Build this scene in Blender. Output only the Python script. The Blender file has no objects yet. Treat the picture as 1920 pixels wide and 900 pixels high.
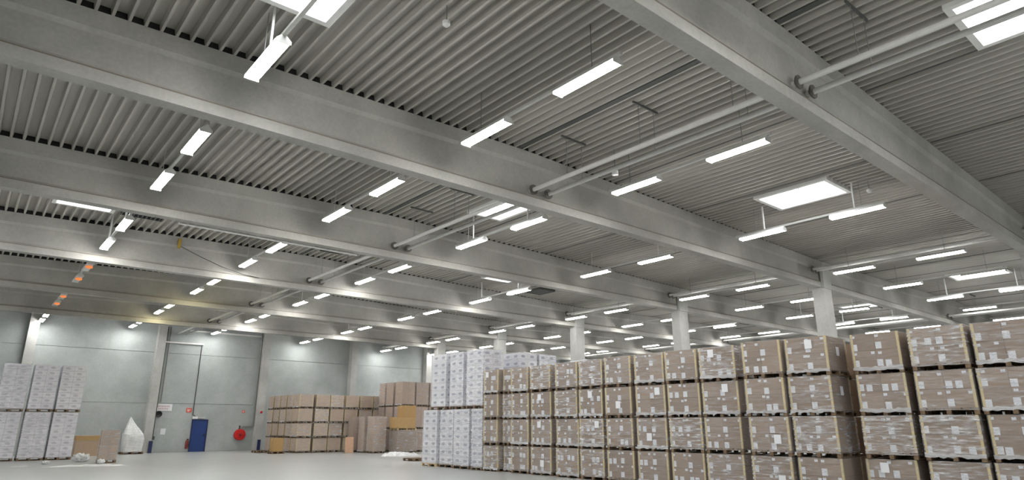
import bpy, bmesh, math, random
from mathutils import Vector, Matrix
random.seed(7)
scene = bpy.context.scene
COL = scene.collection
R = math.radians

# ------------------------------------------------------------------ camera, world, exposure
cam_d = bpy.data.cameras.new('camera')
cam = bpy.data.objects.new('camera', cam_d)
COL.objects.link(cam)
cam_d.sensor_fit = 'HORIZONTAL'
cam_d.sensor_width = 36.0
cam_d.lens = 36.0 * 1205.0 / 1920.0
cam_d.clip_start = 0.1
cam_d.clip_end = 300
cam.location = (0, 0, 1.7)
cam.rotation_euler = (R(90 + 16.1), 0, R(50.0 - 90.0))
scene.camera = cam

world = bpy.data.worlds.new('overcast_sky')
scene.world = world
world.use_nodes = True
bg = world.node_tree.nodes['Background']
bg.inputs[0].default_value = (0.80, 0.88, 1.0, 1)
bg.inputs[1].default_value = 1.0

scene.view_settings.view_transform = 'Standard'
scene.view_settings.look = 'None'
scene.view_settings.exposure = 0.0
scene.view_settings.gamma = 1.0
scene.view_settings.use_curve_mapping = False

scene.cycles.max_bounces = 7
scene.cycles.diffuse_bounces = 5
scene.cycles.glossy_bounces = 3
scene.cycles.transparent_max_bounces = 10

LAMP = 64.0        # radiance of a fluorescent diffuser
SKYPANE = 9.0      # daylit skylight pane

# ------------------------------------------------------------------ materials
def nmat(name):
    m = bpy.data.materials.new(name)
    m.use_nodes = True
    nt = m.node_tree
    return m, nt, nt.nodes['Principled BSDF'], nt.nodes['Material Output']

def N(nt, typ, **kw):
    n = nt.nodes.new(typ)
    for k, v in kw.items():
        setattr(n, k, v)
    return n

def ramp(nt, fac, stops):
    n = N(nt, 'ShaderNodeValToRGB')
    els = n.color_ramp.elements
    while len(els) < len(stops):
        els.new(0.5)
    for e, (p, c) in zip(els, stops):
        e.position = p
        e.color = (c[0], c[1], c[2], 1) if not isinstance(c, (int, float)) else (c, c, c, 1)
    nt.links.new(fac, n.inputs[0])
    return n.outputs[0]

def coords(nt, kind='Object', scale=(1, 1, 1)):
    if kind == 'World':
        out = N(nt, 'ShaderNodeNewGeometry').outputs['Position']
    else:
        out = N(nt, 'ShaderNodeTexCoord').outputs[kind]
    mp = N(nt, 'ShaderNodeMapping')
    mp.inputs['Scale'].default_value = scale
    nt.links.new(out, mp.inputs[0])
    return mp.outputs[0]

def noise(nt, vec, scale, detail=3.0, rough=0.55):
    n = N(nt, 'ShaderNodeTexNoise')
    n.inputs['Scale'].default_value = scale
    n.inputs['Detail'].default_value = detail
    n.inputs['Roughness'].default_value = rough
    nt.links.new(vec, n.inputs['Vector'])
    return n.outputs[0]

def math_n(nt, op, a, b=None, clamp=False):
    n = N(nt, 'ShaderNodeMath', operation=op, use_clamp=clamp)
    for i, v in enumerate((a, b)):
        if v is None:
            continue
        if isinstance(v, (int, float)):
            n.inputs[i].default_value = v
        else:
            nt.links.new(v, n.inputs[i])
    return n.outputs[0]

def mixc(nt, fac, a, b, mode='MIX'):
    n = N(nt, 'ShaderNodeMix', data_type='RGBA', blend_type=mode)
    def put(sock, v):
        if isinstance(v, tuple):
            sock.default_value = (v[0], v[1], v[2], 1)
        elif isinstance(v, (int, float)):
            sock.default_value = v
        else:
            nt.links.new(v, sock)
    put(n.inputs[0], fac); put(n.inputs[6], a); put(n.inputs[7], b)
    return n.outputs[2]

def bump(nt, bsdf, h, strength, dist=0.02):
    b = N(nt, 'ShaderNodeBump')
    b.inputs['Strength'].default_value = strength
    b.inputs['Distance'].default_value = dist
    nt.links.new(h, b.inputs['Height'])
    nt.links.new(b.outputs[0], bsdf.inputs['Normal'])

def plain(name, col, rough=0.6, metal=0.0, var=0.08, scale=6.0, spec=0.4):
    m, nt, b, o = nmat(name)
    v = coords(nt, 'Object')
    f = noise(nt, v, scale)
    c2 = tuple(max(0, x * (1 - var)) for x in col)
    c1 = tuple(min(1, x * (1 + var)) for x in col)
    nt.links.new(ramp(nt, f, [(0.3, c2), (0.7, c1)]), b.inputs['Base Color'])
    b.inputs['Roughness'].default_value = rough
    b.inputs['Metallic'].default_value = metal
    b.inputs['Specular IOR Level'].default_value = spec
    return m

def concrete(name, col, var=0.16, stain=(0.85, 0.83, 0.78), form=0.0):
    m, nt, b, o = nmat(name)
    v = coords(nt, 'World')
    big = noise(nt, v, 0.55, 5, 0.6)
    fine = noise(nt, v, 14.0, 4, 0.6)
    c2 = tuple(x * (1 - var) for x in col)
    c1 = tuple(min(1, x * (1 + var)) for x in col)
    base = ramp(nt, big, [(0.32, c2), (0.68, c1)])
    sp = ramp(nt, fine, [(0.3, 0.88), (0.7, 1.0)])
    out = mixc(nt, 1.0, base, sp, 'MULTIPLY')
    vs = coords(nt, 'World', (2.2, 2.2, 0.22))
    st = noise(nt, vs, 1.3, 5, 0.65)
    out = mixc(nt, ramp(nt, st, [(0.55, 0.0), (0.78, 0.55)]), out, tuple(c * s for c, s in zip(col, stain)))
    nt.links.new(out, b.inputs['Base Color'])
    b.inputs['Roughness'].default_value = 0.85
    b.inputs['Specular IOR Level'].default_value = 0.25
    bump(nt, b, fine, 0.25, 0.01)
    return m

M = {}
M['beam'] = concrete('beam_concrete', (0.47, 0.46, 0.43))
M['edge'] = plain('beam_edge_brown', (0.24, 0.21, 0.17), 0.9)  # thin brown line along the upper edge of the bottom flange
M['wall'] = concrete('wall_concrete', (0.455, 0.485, 0.485), 0.13)
M['column'] = concrete('column_concrete', (0.50, 0.50, 0.48))

def make_deck():
    m, nt, b, o = nmat('deck_sheet_metal')
    v = coords(nt, 'World', (3, 0.25, 3))
    f = noise(nt, v, 2.0, 3)
    nt.links.new(ramp(nt, f, [(0.3, (0.41, 0.395, 0.36)), (0.7, (0.48, 0.46, 0.42))]), b.inputs['Base Color'])
    b.inputs['Roughness'].default_value = 0.45
    b.inputs['Specular IOR Level'].default_value = 0.45
    return m
M['deck'] = make_deck()

def make_floor():
    m, nt, b, o = nmat('sealed_concrete_floor')
    v = coords(nt, 'World')
    big = noise(nt, v, 0.35, 5, 0.6)
    fine = noise(nt, v, 5.0, 5, 0.65)
    base = ramp(nt, big, [(0.25, (0.41, 0.425, 0.43)), (0.75, (0.455, 0.47, 0.47))])
    base = mixc(nt, 1.0, base, ramp(nt, fine, [(0.25, 0.95), (0.75, 1.0)]), 'MULTIPLY')
    br = N(nt, 'ShaderNodeTexBrick')
    br.offset = 0.0
    br.inputs['Color1'].default_value = (1, 1, 1, 1)
    br.inputs['Color2'].default_value = (1, 1, 1, 1)
    br.inputs['Mortar'].default_value = (0.84, 0.84, 0.84, 1)
    br.inputs['Scale'].default_value = 1.0
    br.inputs['Mortar Size'].default_value = 0.012
    br.inputs['Brick Width'].default_value = 7.33
    br.inputs['Row Height'].default_value = 7.33
    nt.links.new(v, br.inputs['Vector'])
    base = mixc(nt, 1.0, base, br.outputs['Color'], 'MULTIPLY')
    nt.links.new(base, b.inputs['Base Color'])
    b.inputs['Roughness'].default_value = 0.30
    b.inputs['Specular IOR Level'].default_value = 0.5
    return m
M['floor'] = make_floor()

def make_carton(name, c_lo, c_hi, rough=0.7):
    m, nt, b, o = nmat(name)
    oi = N(nt, 'ShaderNodeObjectInfo')
    base = ramp(nt, oi.outputs['Random'], [(0.0, c_lo), (1.0, c_hi)])
    v = coords(nt, 'Object', (3, 3, 30))
    f = noise(nt, v, 2.5, 4)
    base = mixc(nt, 1.0, base, ramp(nt, f, [(0.3, 0.86), (0.7, 1.05)]), 'MULTIPLY')
    nt.links.new(base, b.inputs['Base Color'])
    b.inputs['Roughness'].default_value = rough
    b.inputs['Specular IOR Level'].default_value = 0.3
    return m
M['carton'] = make_carton('brown_cardboard', (0.225, 0.155, 0.105), (0.30, 0.21, 0.145))
M['carton_tan'] = make_carton('tan_cardboard', (0.46, 0.335, 0.24), (0.55, 0.42, 0.315))
M['carton_plain'] = make_carton('plain_cardboard', (0.47, 0.30, 0.13), (0.52, 0.34, 0.16))
M['carton_rose'] = make_carton('rose_cardboard', (0.40, 0.285, 0.215), (0.49, 0.36, 0.285))
M['panel_rose'] = plain('pinkish_board', (0.66, 0.42, 0.29), 0.75)
M['post'] = plain('cardboard_edge_post', (0.58, 0.46, 0.23), 0.75)
M['wood'] = plain('pallet_wood', (0.19, 0.13, 0.08), 0.8, var=0.25, scale=9)
M['wood_pale'] = plain('pale_timber', (0.60, 0.46, 0.27), 0.8, var=0.15, scale=9)

def make_label():
    m, nt, b, o = nmat('printed_paper_label')
    v = coords(nt, 'Object', (1, 60, 90))
    f = noise(nt, v, 1.0, 2)
    nt.links.new(ramp(nt, f, [(0.40, (0.45, 0.46, 0.50)), (0.52, (0.76, 0.78, 0.82))]), b.inputs['Base Color'])
    b.inputs['Roughness'].default_value = 0.5
    return m
M['label'] = make_label()
M['paper'] = plain('white_paper', (0.80, 0.81, 0.84), 0.5, var=0.02)

def make_white_carton(nm, lo, hi, k):
    m, nt, b, o = nmat(nm)
    tc = N(nt, 'ShaderNodeTexCoord')
    sx = N(nt, 'ShaderNodeSeparateXYZ'); nt.links.new(tc.outputs['Object'], sx.inputs[0])
    sn = N(nt, 'ShaderNodeSeparateXYZ'); nt.links.new(tc.outputs['Normal'], sn.inputs[0])
    isx = math_n(nt, 'GREATER_THAN', math_n(nt, 'ABSOLUTE', sn.outputs[0]), 0.5)
    mu = N(nt, 'ShaderNodeMix', data_type='FLOAT')
    nt.links.new(isx, mu.inputs[0]); nt.links.new(sx.outputs[0], mu.inputs[2]); nt.links.new(sx.outputs[1], mu.inputs[3])
    u = mu.outputs[0]
    z = sx.outputs[2]
    # dark emblem in the middle of each face
    eu = math_n(nt, 'DIVIDE', math_n(nt, 'ADD', u, 0.03), 0.13)
    ez = math_n(nt, 'DIVIDE', math_n(nt, 'ADD', z, -0.01), 0.062)
    d = math_n(nt, 'ADD', math_n(nt, 'MULTIPLY', eu, eu), math_n(nt, 'MULTIPLY', ez, ez))
    nz = noise(nt, tc.outputs['Object'], 22.0, 2)
    d = math_n(nt, 'ADD', d, math_n(nt, 'MULTIPLY', math_n(nt, 'SUBTRACT', nz, 0.5), 1.6))
    emb = math_n(nt, 'LESS_THAN', d, 0.9)
    # thin printed line near the lower edge
    ln = math_n(nt, 'LESS_THAN', math_n(nt, 'ABSOLUTE', math_n(nt, 'ADD', z, 0.105)), 0.016)
    ln = math_n(nt, 'MULTIPLY', ln, math_n(nt, 'GREATER_THAN', noise(nt, coords(nt, 'Object', (30, 30, 1)), 1.0, 1), 0.48))
    mark = math_n(nt, 'MAXIMUM', emb, math_n(nt, 'MULTIPLY', ln, 0.7), True)
    oi = N(nt, 'ShaderNodeObjectInfo')
    base = ramp(nt, oi.outputs['Random'], [(0.0, lo), (1.0, hi)])
    c = mixc(nt, math_n(nt, 'MULTIPLY', mark, k), base, (0.17, 0.19, 0.28))
    nt.links.new(c, b.inputs['Base Color'])
    b.inputs['Roughness'].default_value = 0.5
    return m
M['white_carton'] = make_white_carton('printed_white_carton', (0.66, 0.67, 0.72), (0.80, 0.80, 0.84), 0.72)
M['lilac_carton'] = make_white_carton('printed_lilac_carton', (0.76, 0.75, 0.83), (0.88, 0.87, 0.94), 0.42)

def make_film(name, base_fac, streak, col=(0.86, 0.87, 0.90), rough=0.18):
    m, nt, b, o = nmat(name)
    oi = N(nt, 'ShaderNodeObjectInfo')
    off = N(nt, 'ShaderNodeVectorMath', operation='ADD')
    nt.links.new(coords(nt, 'Object', (1.1, 1.1, 8.0)), off.inputs[0])
    cmb = N(nt, 'ShaderNodeCombineXYZ')
    r10 = math_n(nt, 'MULTIPLY', oi.outputs['Random'], 60.0)
    for i in range(3):
        nt.links.new(r10, cmb.inputs[i])
    nt.links.new(cmb.outputs[0], off.inputs[1])
    f = noise(nt, off.outputs[0], 2.6, 5, 0.6)
    st = ramp(nt, f, [(0.40, 0.0), (0.62, streak * 0.35), (0.72, streak)])
    amount = math_n(nt, 'ADD', math_n(nt, 'MULTIPLY', math_n(nt, 'POWER', oi.outputs['Random'], 1.6), 1.2), 0.35)
    st = math_n(nt, 'MULTIPLY', st, amount)
    fac = math_n(nt, 'ADD', st, base_fac, True)
    b.inputs['Base Color'].default_value = (*col, 1)
    b.inputs['Roughness'].default_value = rough
    b.inputs['Specular IOR Level'].default_value = 0.6
    bump(nt, b, f, 0.9, 0.05)
    tr = N(nt, 'ShaderNodeBsdfTransparent')
    mx = N(nt, 'ShaderNodeMixShader')
    nt.links.new(fac, mx.inputs[0]); nt.links.new(tr.outputs[0], mx.inputs[1]); nt.links.new(b.outputs[0], mx.inputs[2])
    nt.links.new(mx.outputs[0], o.inputs['Surface'])
    return m
M['film'] = make_film('stretch_film', 0.12, 0.70)
M['film_rim'] = make_film('bunched_film', 0.40, 0.6)
M['film_white'] = make_film('stretch_film_over_white', 0.12, 0.60, (0.90, 0.90, 0.95), 0.15)
M['plastic'] = make_film('loose_plastic_sheet', 0.78, 0.4, (0.92, 0.93, 0.95), 0.3)

def emit(name, col, s):
    m, nt, b, o = nmat(name)
    e = N(nt, 'ShaderNodeEmission')
    e.inputs[0].default_value = (*col, 1)
    e.inputs[1].default_value = s
    nt.links.new(e.outputs[0], o.inputs['Surface'])
    return m
M['lamp'] = emit('fluorescent_light', (1.0, 0.99, 0.955), LAMP)
M['lamp_warm'] = emit('warm_fluorescent_light', (1.0, 0.90, 0.55), LAMP * 0.5)
M['lamp_orange'] = emit('failing_tube_glow', (1.0, 0.30, 0.09), 0.9)
M['pane'] = emit('daylit_skylight_pane', (0.97, 0.99, 1.0), SKYPANE)
M['hood'] = plain('white_enamel', (0.80, 0.80, 0.78), 0.35, var=0.02)
M['rail'] = plain('galvanised_rail', (0.62, 0.62, 0.60), 0.4, 0.3, var=0.06)
M['rod'] = plain('steel_rod', (0.30, 0.30, 0.29), 0.5, 0.5)
M['pipe'] = plain('pale_painted_pipe', (0.66, 0.65, 0.63), 0.4, var=0.05)
M['collar'] = plain('dark_pipe_collar', (0.13, 0.12, 0.11), 0.6)
M['dark'] = plain('dark_grey_steel', (0.085, 0.09, 0.085), 0.6)
M['tray'] = plain('grey_cable_tray', (0.15, 0.155, 0.155), 0.6)
M['blue'] = plain('blue_paint', (0.018, 0.05, 0.20), 0.4, var=0.1, scale=1.5)
M['navy'] = plain('navy_paint', (0.02, 0.03, 0.11), 0.45)
M['steel'] = plain('door_closer_metal', (0.55, 0.56, 0.56), 0.35, 0.4)
M['red'] = plain('red_enamel', (0.62, 0.02, 0.02), 0.3)
M['darkred'] = plain('dark_red_enamel', (0.20, 0.03, 0.025), 0.35)
M['signred'] = plain('red_sign_face', (0.75, 0.13, 0.09), 0.5)
M['white'] = plain('white_plastic', (0.80, 0.80, 0.80), 0.4, var=0.02)
M['black'] = plain('black_plastic', (0.018, 0.018, 0.018), 0.45)
M['yellow'] = plain('ochre_paint', (0.45, 0.30, 0.05), 0.5)
M['print'] = plain('faded_red_print', (0.62, 0.46, 0.48), 0.6, var=0.05)

# ------------------------------------------------------------------ mesh helpers
def box_geo(V, F, x0, x1, y0, y1, z0, z1):
    i = len(V)
    V += [(x0, y0, z0), (x1, y0, z0), (x1, y1, z0), (x0, y1, z0), (x0, y0, z1), (x1, y0, z1), (x1, y1, z1), (x0, y1, z1)]
    F += [(i, i + 3, i + 2, i + 1), (i + 4, i + 5, i + 6, i + 7), (i, i + 1, i + 5, i + 4), (i + 1, i + 2, i + 6, i + 5), (i + 2, i + 3, i + 7, i + 6), (i + 3, i, i + 4, i + 7)]

def mesh(name, V, F, mat, smooth=False):
    me = bpy.data.meshes.new(name)
    me.from_pydata(V, [], F)
    me.materials.append(M[mat] if isinstance(mat, str) else mat)
    if smooth:
        for p in me.polygons:
            p.use_smooth = True
    me.update()
    return me

def boxes(name, bl, mat):
    V, F = [], []
    for b in bl:
        box_geo(V, F, *b)
    return mesh(name, V, F, mat)

_cache = {}
def cbox(sx, sy, sz, mat, name='carton_mesh'):
    """shared box centred on its own origin"""
    k = (round(sx, 3), round(sy, 3), round(sz, 3), mat)
    if k not in _cache:
        _cache[k] = boxes(name, [(-sx / 2, sx / 2, -sy / 2, sy / 2, -sz / 2, sz / 2)], mat)
    return _cache[k]

def tube_geo(V, F, p, q, r, n=10, caps=True):
    p, q = Vector(p), Vector(q)
    d = (q - p).normalized()
    a = d.orthogonal().normalized(); b = d.cross(a)
    i = len(V)
    for c in (p, q):
        for k in range(n):
            t = 2 * math.pi * k / n
            V.append(tuple(c + r * (math.cos(t) * a + math.sin(t) * b)))
    for k in range(n):
        F.append((i + k, i + (k + 1) % n, i + n + (k + 1) % n, i + n + k))
    if caps:
        F.append(tuple(i + k for k in range(n - 1, -1, -1)))
        F.append(tuple(i + n + k for k in range(n)))

def tubes(name, segs, mat, n=10, smooth=True):
    V, F = [], []
    for p, q, r in segs:
        tube_geo(V, F, p, q, r, n)
    return mesh(name, V, F, mat, False)

def lathe(name, prof, mat, n=24, axis='Z'):
    """prof: (radius, height) pairs"""
    V, F = [], []
    for r, h in prof:
        for k in range(n):
            t = 2 * math.pi * k / n
            c, s = r * math.cos(t), r * math.sin(t)
            V.append((c, s, h) if axis == 'Z' else (c, h, s))
    for j in range(len(prof) - 1):
        for k in range(n):
            F.append((j * n + k, j * n + (k + 1) % n, (j + 1) * n + (k + 1) % n, (j + 1) * n + k))
    F.append(tuple(range(n)))
    F.append(tuple((len(prof) - 1) * n + k for k in range(n)))
    return mesh(name, V, F, mat, False)

def ob(name, me, parent=None, loc=(0, 0, 0), rz=0.0):
    o = bpy.data.objects.new(name, me)
    COL.objects.link(o)
    o.location = loc
    if rz:
        o.rotation_euler = (0, 0, rz)
    if parent is not None:
        o.parent = parent
    return o

def tag(o, label=None, cat=None, group=None, kind=None):
    if label: o['label'] = label
    if cat: o['category'] = cat
    if group: o['group'] = group
    if kind: o['kind'] = kind
    return o

def thing(name, loc, label, cat, group=None, rz=0.0, kind=None):
    o = ob(name, None, None, loc, rz)
    o.empty_display_size = 0.2
    return tag(o, label, cat, group, kind)

ORD = ['first', 'second', 'third', 'fourth', 'fifth', 'sixth', 'seventh', 'eighth', 'ninth', 'tenth', 'eleventh', 'twelfth', 'thirteenth', 'fourteenth', 'fifteenth', 'sixteenth']

# ------------------------------------------------------------------ the hall
YB = [4.75 + 7.33 * k for k in range(6)]     # near faces of the roof beams
YW = 48.75                                   # back wall
XL, XR, YR = -6.45, 59.0, -9.0
EAVE, RIDGE = 27.65, 10.6
def zdeck(x):
    if x <= EAVE:
        return 8.88 - 0.0205 * abs(x - RIDGE)
    return 8.88 - 0.0205 * abs(x - (2 * EAVE - RIDGE))

# floor
fl = ob('floor', boxes('floor_slab', [(XL - .3, XR + .3, YR - .3, YW + .6, -0.25, 0.0)], 'floor'))
tag(fl, 'pale grey sealed concrete hall floor with a soft sheen', 'floor', kind='structure')

# back wall with cast panels and pilasters
wb = thing('wall_back', (0, YW, 0), 'grey precast concrete rear wall of stacked panels', 'wall', kind='structure')
PIL = [2.55 + 7.05 * k for k in range(-1, 9)]
edges = [XL] + PIL + [XR]
levels = [0.0, 3.12, 6.42, 9.25]
for i in range(len(edges) - 1):
    a, b = edges[i] + (0.25 if i else 0), edges[i + 1] + 0.25
    for j in range(3):
        g = 0.012
        jit = random.uniform(-0.012, 0.012)
        me = boxes('wall_panel_mesh', [(a + g, b - g, 0.0 + jit, 0.30, levels[j] + g, levels[j + 1] - g)], 'wall')
        ob('wall_panel', me, wb)
ob('wall_core', boxes('wall_core_mesh', [(XL, XR, 0.05, 0.32, 0, 9.3)], 'wall'), wb)
pm = boxes('pilaster_mesh', [(-0.25, 0.25, -0.55, 0.02, 0, 8.9)], 'column')
for i, x in enumerate(PIL):
    if x < XL + 0.5 or x > XR - 0.5:
        continue
    ob('pilaster', pm, wb, (x + 0.25, 0, 0))
for nm, b in (('wall_left', (XL - .3, XL, YR, YW + .4, 0, 9.2)), ('wall_right', (XR, XR + .3, YR, YW + .4, 0, 9.2)), ('wall_front', (XL, XR, YR - .3, YR, 0, 9.2))):
    w = ob(nm, boxes(nm + '_mesh', [b], 'wall'))
    tag(w, {'wall_left': 'grey concrete side wall of the hall at the open floor', 'wall_right': 'grey concrete side wall beyond the far nave', 'wall_front': 'grey concrete wall behind the photographer'}[nm], 'wall', kind='structure')

# skylights: x0, x1, y0, y1
SKY = [(18.45, 20.15, 7.65, 9.8), (35.5, 37.1, 7.55, 9.7), (2.2, 3.85, 7.7, 9.85), (12.4, 13.9, 15.25, 17.1), (41.0, 42.5, 15.2, 17.2),
       (18.7, 20.2, 22.4, 24.5), (35.0, 36.5, 21.9, 23.9), (1.3, 2.86, 22.5, 24.6), (12.2, 14.0, 0.35, 2.52)]
PITCH = 0.26
def snap(x):
    return round(x / PITCH) * PITCH
SKY = [(snap(a), snap(b), c, d) for a, b, c, d in SKY]

# ceiling: trapezoidal deck sheets, one object per sheet
ceil = thing('ceiling', (0, 0, 0), 'ribbed grey metal deck roof underside', 'ceiling', kind='structure')
ybreaks = [YR] + [y + 0.16 for y in YB] + [YW + 0.3]
NR = 15                                       # ribs per sheet
n_lo, n_hi = math.floor(XL / PITCH), math.ceil(XR / PITCH)
PROF = [(0.0, 0.15), (0.082, 0.15), (0.105, 0.0), (0.155, 0.0), (0.178, 0.15), (0.26, 0.15)]
for s in range(n_lo, n_hi, NR):
    for b in range(len(ybreaks) - 1):
        V, F = [], []
        for r in range(s, min(s + NR, n_hi)):
            x0 = r * PITCH
            spans = [(ybreaks[b], ybreaks[b + 1])]
            for (a0, a1, c0, c1) in SKY:
                if a0 - 1e-3 <= x0 and x0 + PITCH <= a1 + 1e-3:
                    ns = []
                    for (u, v) in spans:
                        if c1 <= u or c0 >= v:
                            ns.append((u, v))
                        else:
                            if c0 > u: ns.append((u, c0))
                            if c1 < v: ns.append((c1, v))
                    spans = ns
            for (u, v) in spans:
                i = len(V)
                for (dx, dz) in PROF:
                    z = zdeck(x0 + dx) + dz
                    V += [(x0 + dx, u, z), (x0 + dx, v, z)]
                for k in range(len(PROF) - 1):
                    F.append((i + 2 * k, i + 2 * k + 1, i + 2 * k + 3, i + 2 * k + 2))
        ob('deck_sheet', mesh('deck_sheet_mesh', V, F, 'deck'), ceil)
# sheet overlaps and the dark ridge strip, seen as dark lines between the ribs
def strip(x, w, y0, y1, zoff, mat, name, th=0.02):
    z = zdeck(x) + zoff
    ob(name, boxes(name + '_mesh', [(x - w / 2, x + w / 2, y0, y1, z, z + th)], mat), ceil)
for b in range(len(YB) + 1):
    y0 = (YB[b - 1] + 0.34) if b else YR
    y1 = (YB[b] - 0.02) if b < len(YB) else YW
    for xr in (10.38, 44.9):
        strip(xr, 0.12, y0, y1, -0.016, 'dark', 'ridge_strip')
    for xs in (14.1, 18.05, 21.9, 31.8, 34.5, 40.1):
        strip((math.floor(xs / PITCH) + 0.5) * PITCH, 0.045, y0, y1, -0.014, 'dark', 'sheet_joint', 0.0135)

# roof beams
def beam_mesh(x0, x1, ridge):
    # cross-section (y, z or offset from deck): bottom flange, web, top flange
    def sec(x):
        t = zdeck(x)
        return [(0.0, 7.35), (0.0, 7.585), (0.075, 7.67), (0.085, t - 0.42), (0.01, t - 0.34), (0.01, t), (0.31, t), (0.31, t - 0.34), (0.235, t - 0.42), (0.245, 7.67), (0.32, 7.585), (0.32, 7.35)]
    V, F = [], []
    xs = [x0, ridge, x1]
    n = 12
    for x in xs:
        for (y, z) in sec(x):
            V.append((x, y, z))
    for j in range(len(xs) - 1):
        for k in range(n):
            F.append((j * n + k, (j + 1) * n + k, (j + 1) * n + (k + 1) % n, j * n + (k + 1) % n))
    F.append(tuple(range(n))); F.append(tuple(range(3 * n - 1, 2 * n - 1, -1)))
    return mesh('beam_mesh', V, F, 'beam')
bl, br_ = beam_mesh(XL, EAVE - 0.01, RIDGE), beam_mesh(EAVE + 0.01, XR, 2 * EAVE - RIDGE)
el = boxes('stain_mesh', [(XL, EAVE - .02, -0.004, 0.02, 7.575, 7.60)], 'edge')
er = boxes('stain_mesh', [(EAVE + .02, XR, -0.004, 0.02, 7.575, 7.60)], 'edge')
def closure_mesh(x0, x1, ridge):  # near-black filler painting the shade of the open deck troughs above each beam
    V, F = [], []
    for a, b in ((x0, ridge), (ridge, x1)):
        i = len(V)
        for x in (a, b):
            for yy in (0.05, 0.27):
                for dz in (0.002, 0.148):
                    V.append((x, yy, zdeck(x) + dz))
        F += [(i, i + 1, i + 5, i + 4), (i + 2, i + 6, i + 7, i + 3), (i, i + 4, i + 6, i + 2), (i + 1, i + 3, i + 7, i + 5), (i, i + 2, i + 3, i + 1), (i + 4, i + 5, i + 7, i + 6)]
    return mesh('closure_strip_mesh', V, F, 'closure')
M['closure'] = plain('painted_trough_shade', (0.03, 0.03, 0.03), 0.9)
cll, clr = closure_mesh(XL, EAVE - 0.02, RIDGE), closure_mesh(EAVE + 0.02, XR, 2 * EAVE - RIDGE)
for k, y in enumerate(YB):
    for side, me, se in (('over the open floor', bl, el), ('in the far nave beyond the columns', br_, er)):
        o = ob('beam', me, None, (0, y, 0))
        tag(o, 'pale concrete roof beam %s, %s from the camera' % (side, ORD[k]), 'beam', 'concrete roof beams', 'structure')
        s_ = ob('flange_edge', se, o)
        ob('closure_strip', cll if me is bl else clr, o)

# columns with forked heads
cm = boxes('column_shaft_mesh', [(27.30, 28.0, -0.09, 0.41, 0, 7.35)], 'column')
t1 = boxes('fork_tine_mesh', [(27.30, 28.0, -0.13, -0.005, 7.30, 8.12)], 'column')
t2 = boxes('fork_tine_mesh', [(27.30, 28.0, 0.325, 0.45, 7.30, 8.12)], 'column')
for k, y in enumerate(YB):
    o = thing('column', (0, y, 0), 'square concrete column with forked head under the %s roof beam' % ORD[k], 'column', 'concrete columns', kind='structure')
    ob('shaft', cm, o); ob('fork_tine', t1, o); ob('fork_tine', t2, o)

# skylights
for i, (a, b, c, d) in enumerate(SKY):
    z = min(zdeck(a), zdeck(b)) - 0.03
    where = ['in the second bay beside a hanging light pair', 'in the far nave, second bay from the camera', 'at the top edge above the first light strip',
             'behind the twin pipes at the roof ridge', 'small and low over the far nave pallets', 'half hidden by the third beam',
             'narrow strip beyond the second column', 'thin sliver beside the dark roof vent', 'three-paned, above the twin pipes in the near bay'][i]
    o = thing('skylight', ((a + b) / 2, (c + d) / 2, z), 'bright white rectangular skylight ' + where, 'skylight', 'roof skylights')
    hx, hy = (b - a) / 2, (d - c) / 2
    t = 0.09
    ob('frame', boxes('skylight_frame_mesh', [(-hx - t, hx + t, -hy - t, -hy + 0.03, -0.02, 0.55), (-hx - t, hx + t, hy - 0.03, hy + t, -0.02, 0.55),
                                             (-hx - t, -hx + 0.03, -hy + 0.03, hy - 0.03, -0.02, 0.55), (hx - 0.03, hx + t, -hy + 0.03, hy - 0.03, -0.02, 0.55)], 'hood'), o)
    ob('mullion', boxes('mullion_mesh', [(-hx + 0.03, hx - 0.03, -0.02, 0.02, 0.18, 0.23)], 'hood'), o)
    ob('pane', boxes('pane_mesh', [(-hx + 0.03, hx - 0.03, -hy + 0.03, -0.02, 0.235, 0.27)], 'pane'), o)
    ob('pane', boxes('pane_mesh', [(-hx + 0.03, hx - 0.03, 0.02, hy - 0.03, 0.235, 0.27)], 'pane'), o)

# dark louvred roof vents
for i, (a, b, c, d) in enumerate([(3.15, 4.45, 23.3, 24.6), (22.2, 23.3, 24.2, 25.4), (42.0, 43.2, 23.4, 24.7)]):
    z = min(zdeck(a), zdeck(b)) - 0.10
    o = thing('roof_vent', ((a + b) / 2, (c + d) / 2, z), 'dark louvred roof vent ' + ['over the first light row beside a skylight sliver', 'black against the pale deck before the third column', 'in the far nave behind the second column'][i], 'vent', 'dark roof vents')
    hx, hy = (b - a) / 2, (d - c) / 2
    ob('frame', boxes('vent_frame_mesh', [(-hx, hx, -hy, -hy + .05, 0, .09), (-hx, hx, hy - .05, hy, 0, .09), (-hx, -hx + .05, -hy + .05, hy - .05, 0, .09), (hx - .05, hx, -hy + .05, hy - .05, 0, .09)], 'dark'), o)
    ob('backing', boxes('vent_back_mesh', [(-hx, hx, -hy, hy, .075, .095)], 'black'), o)
    sm = boxes('vent_slat_mesh', [(-0.012, 0.012, -hy + .05, hy - .05, 0.01, .07)], 'tray')
    n = 9
    for q in range(n):
        ob('slat', sm, o, (-hx + .05 + (q + .5) * (2 * hx - .1) / n, 0, 0))

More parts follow.
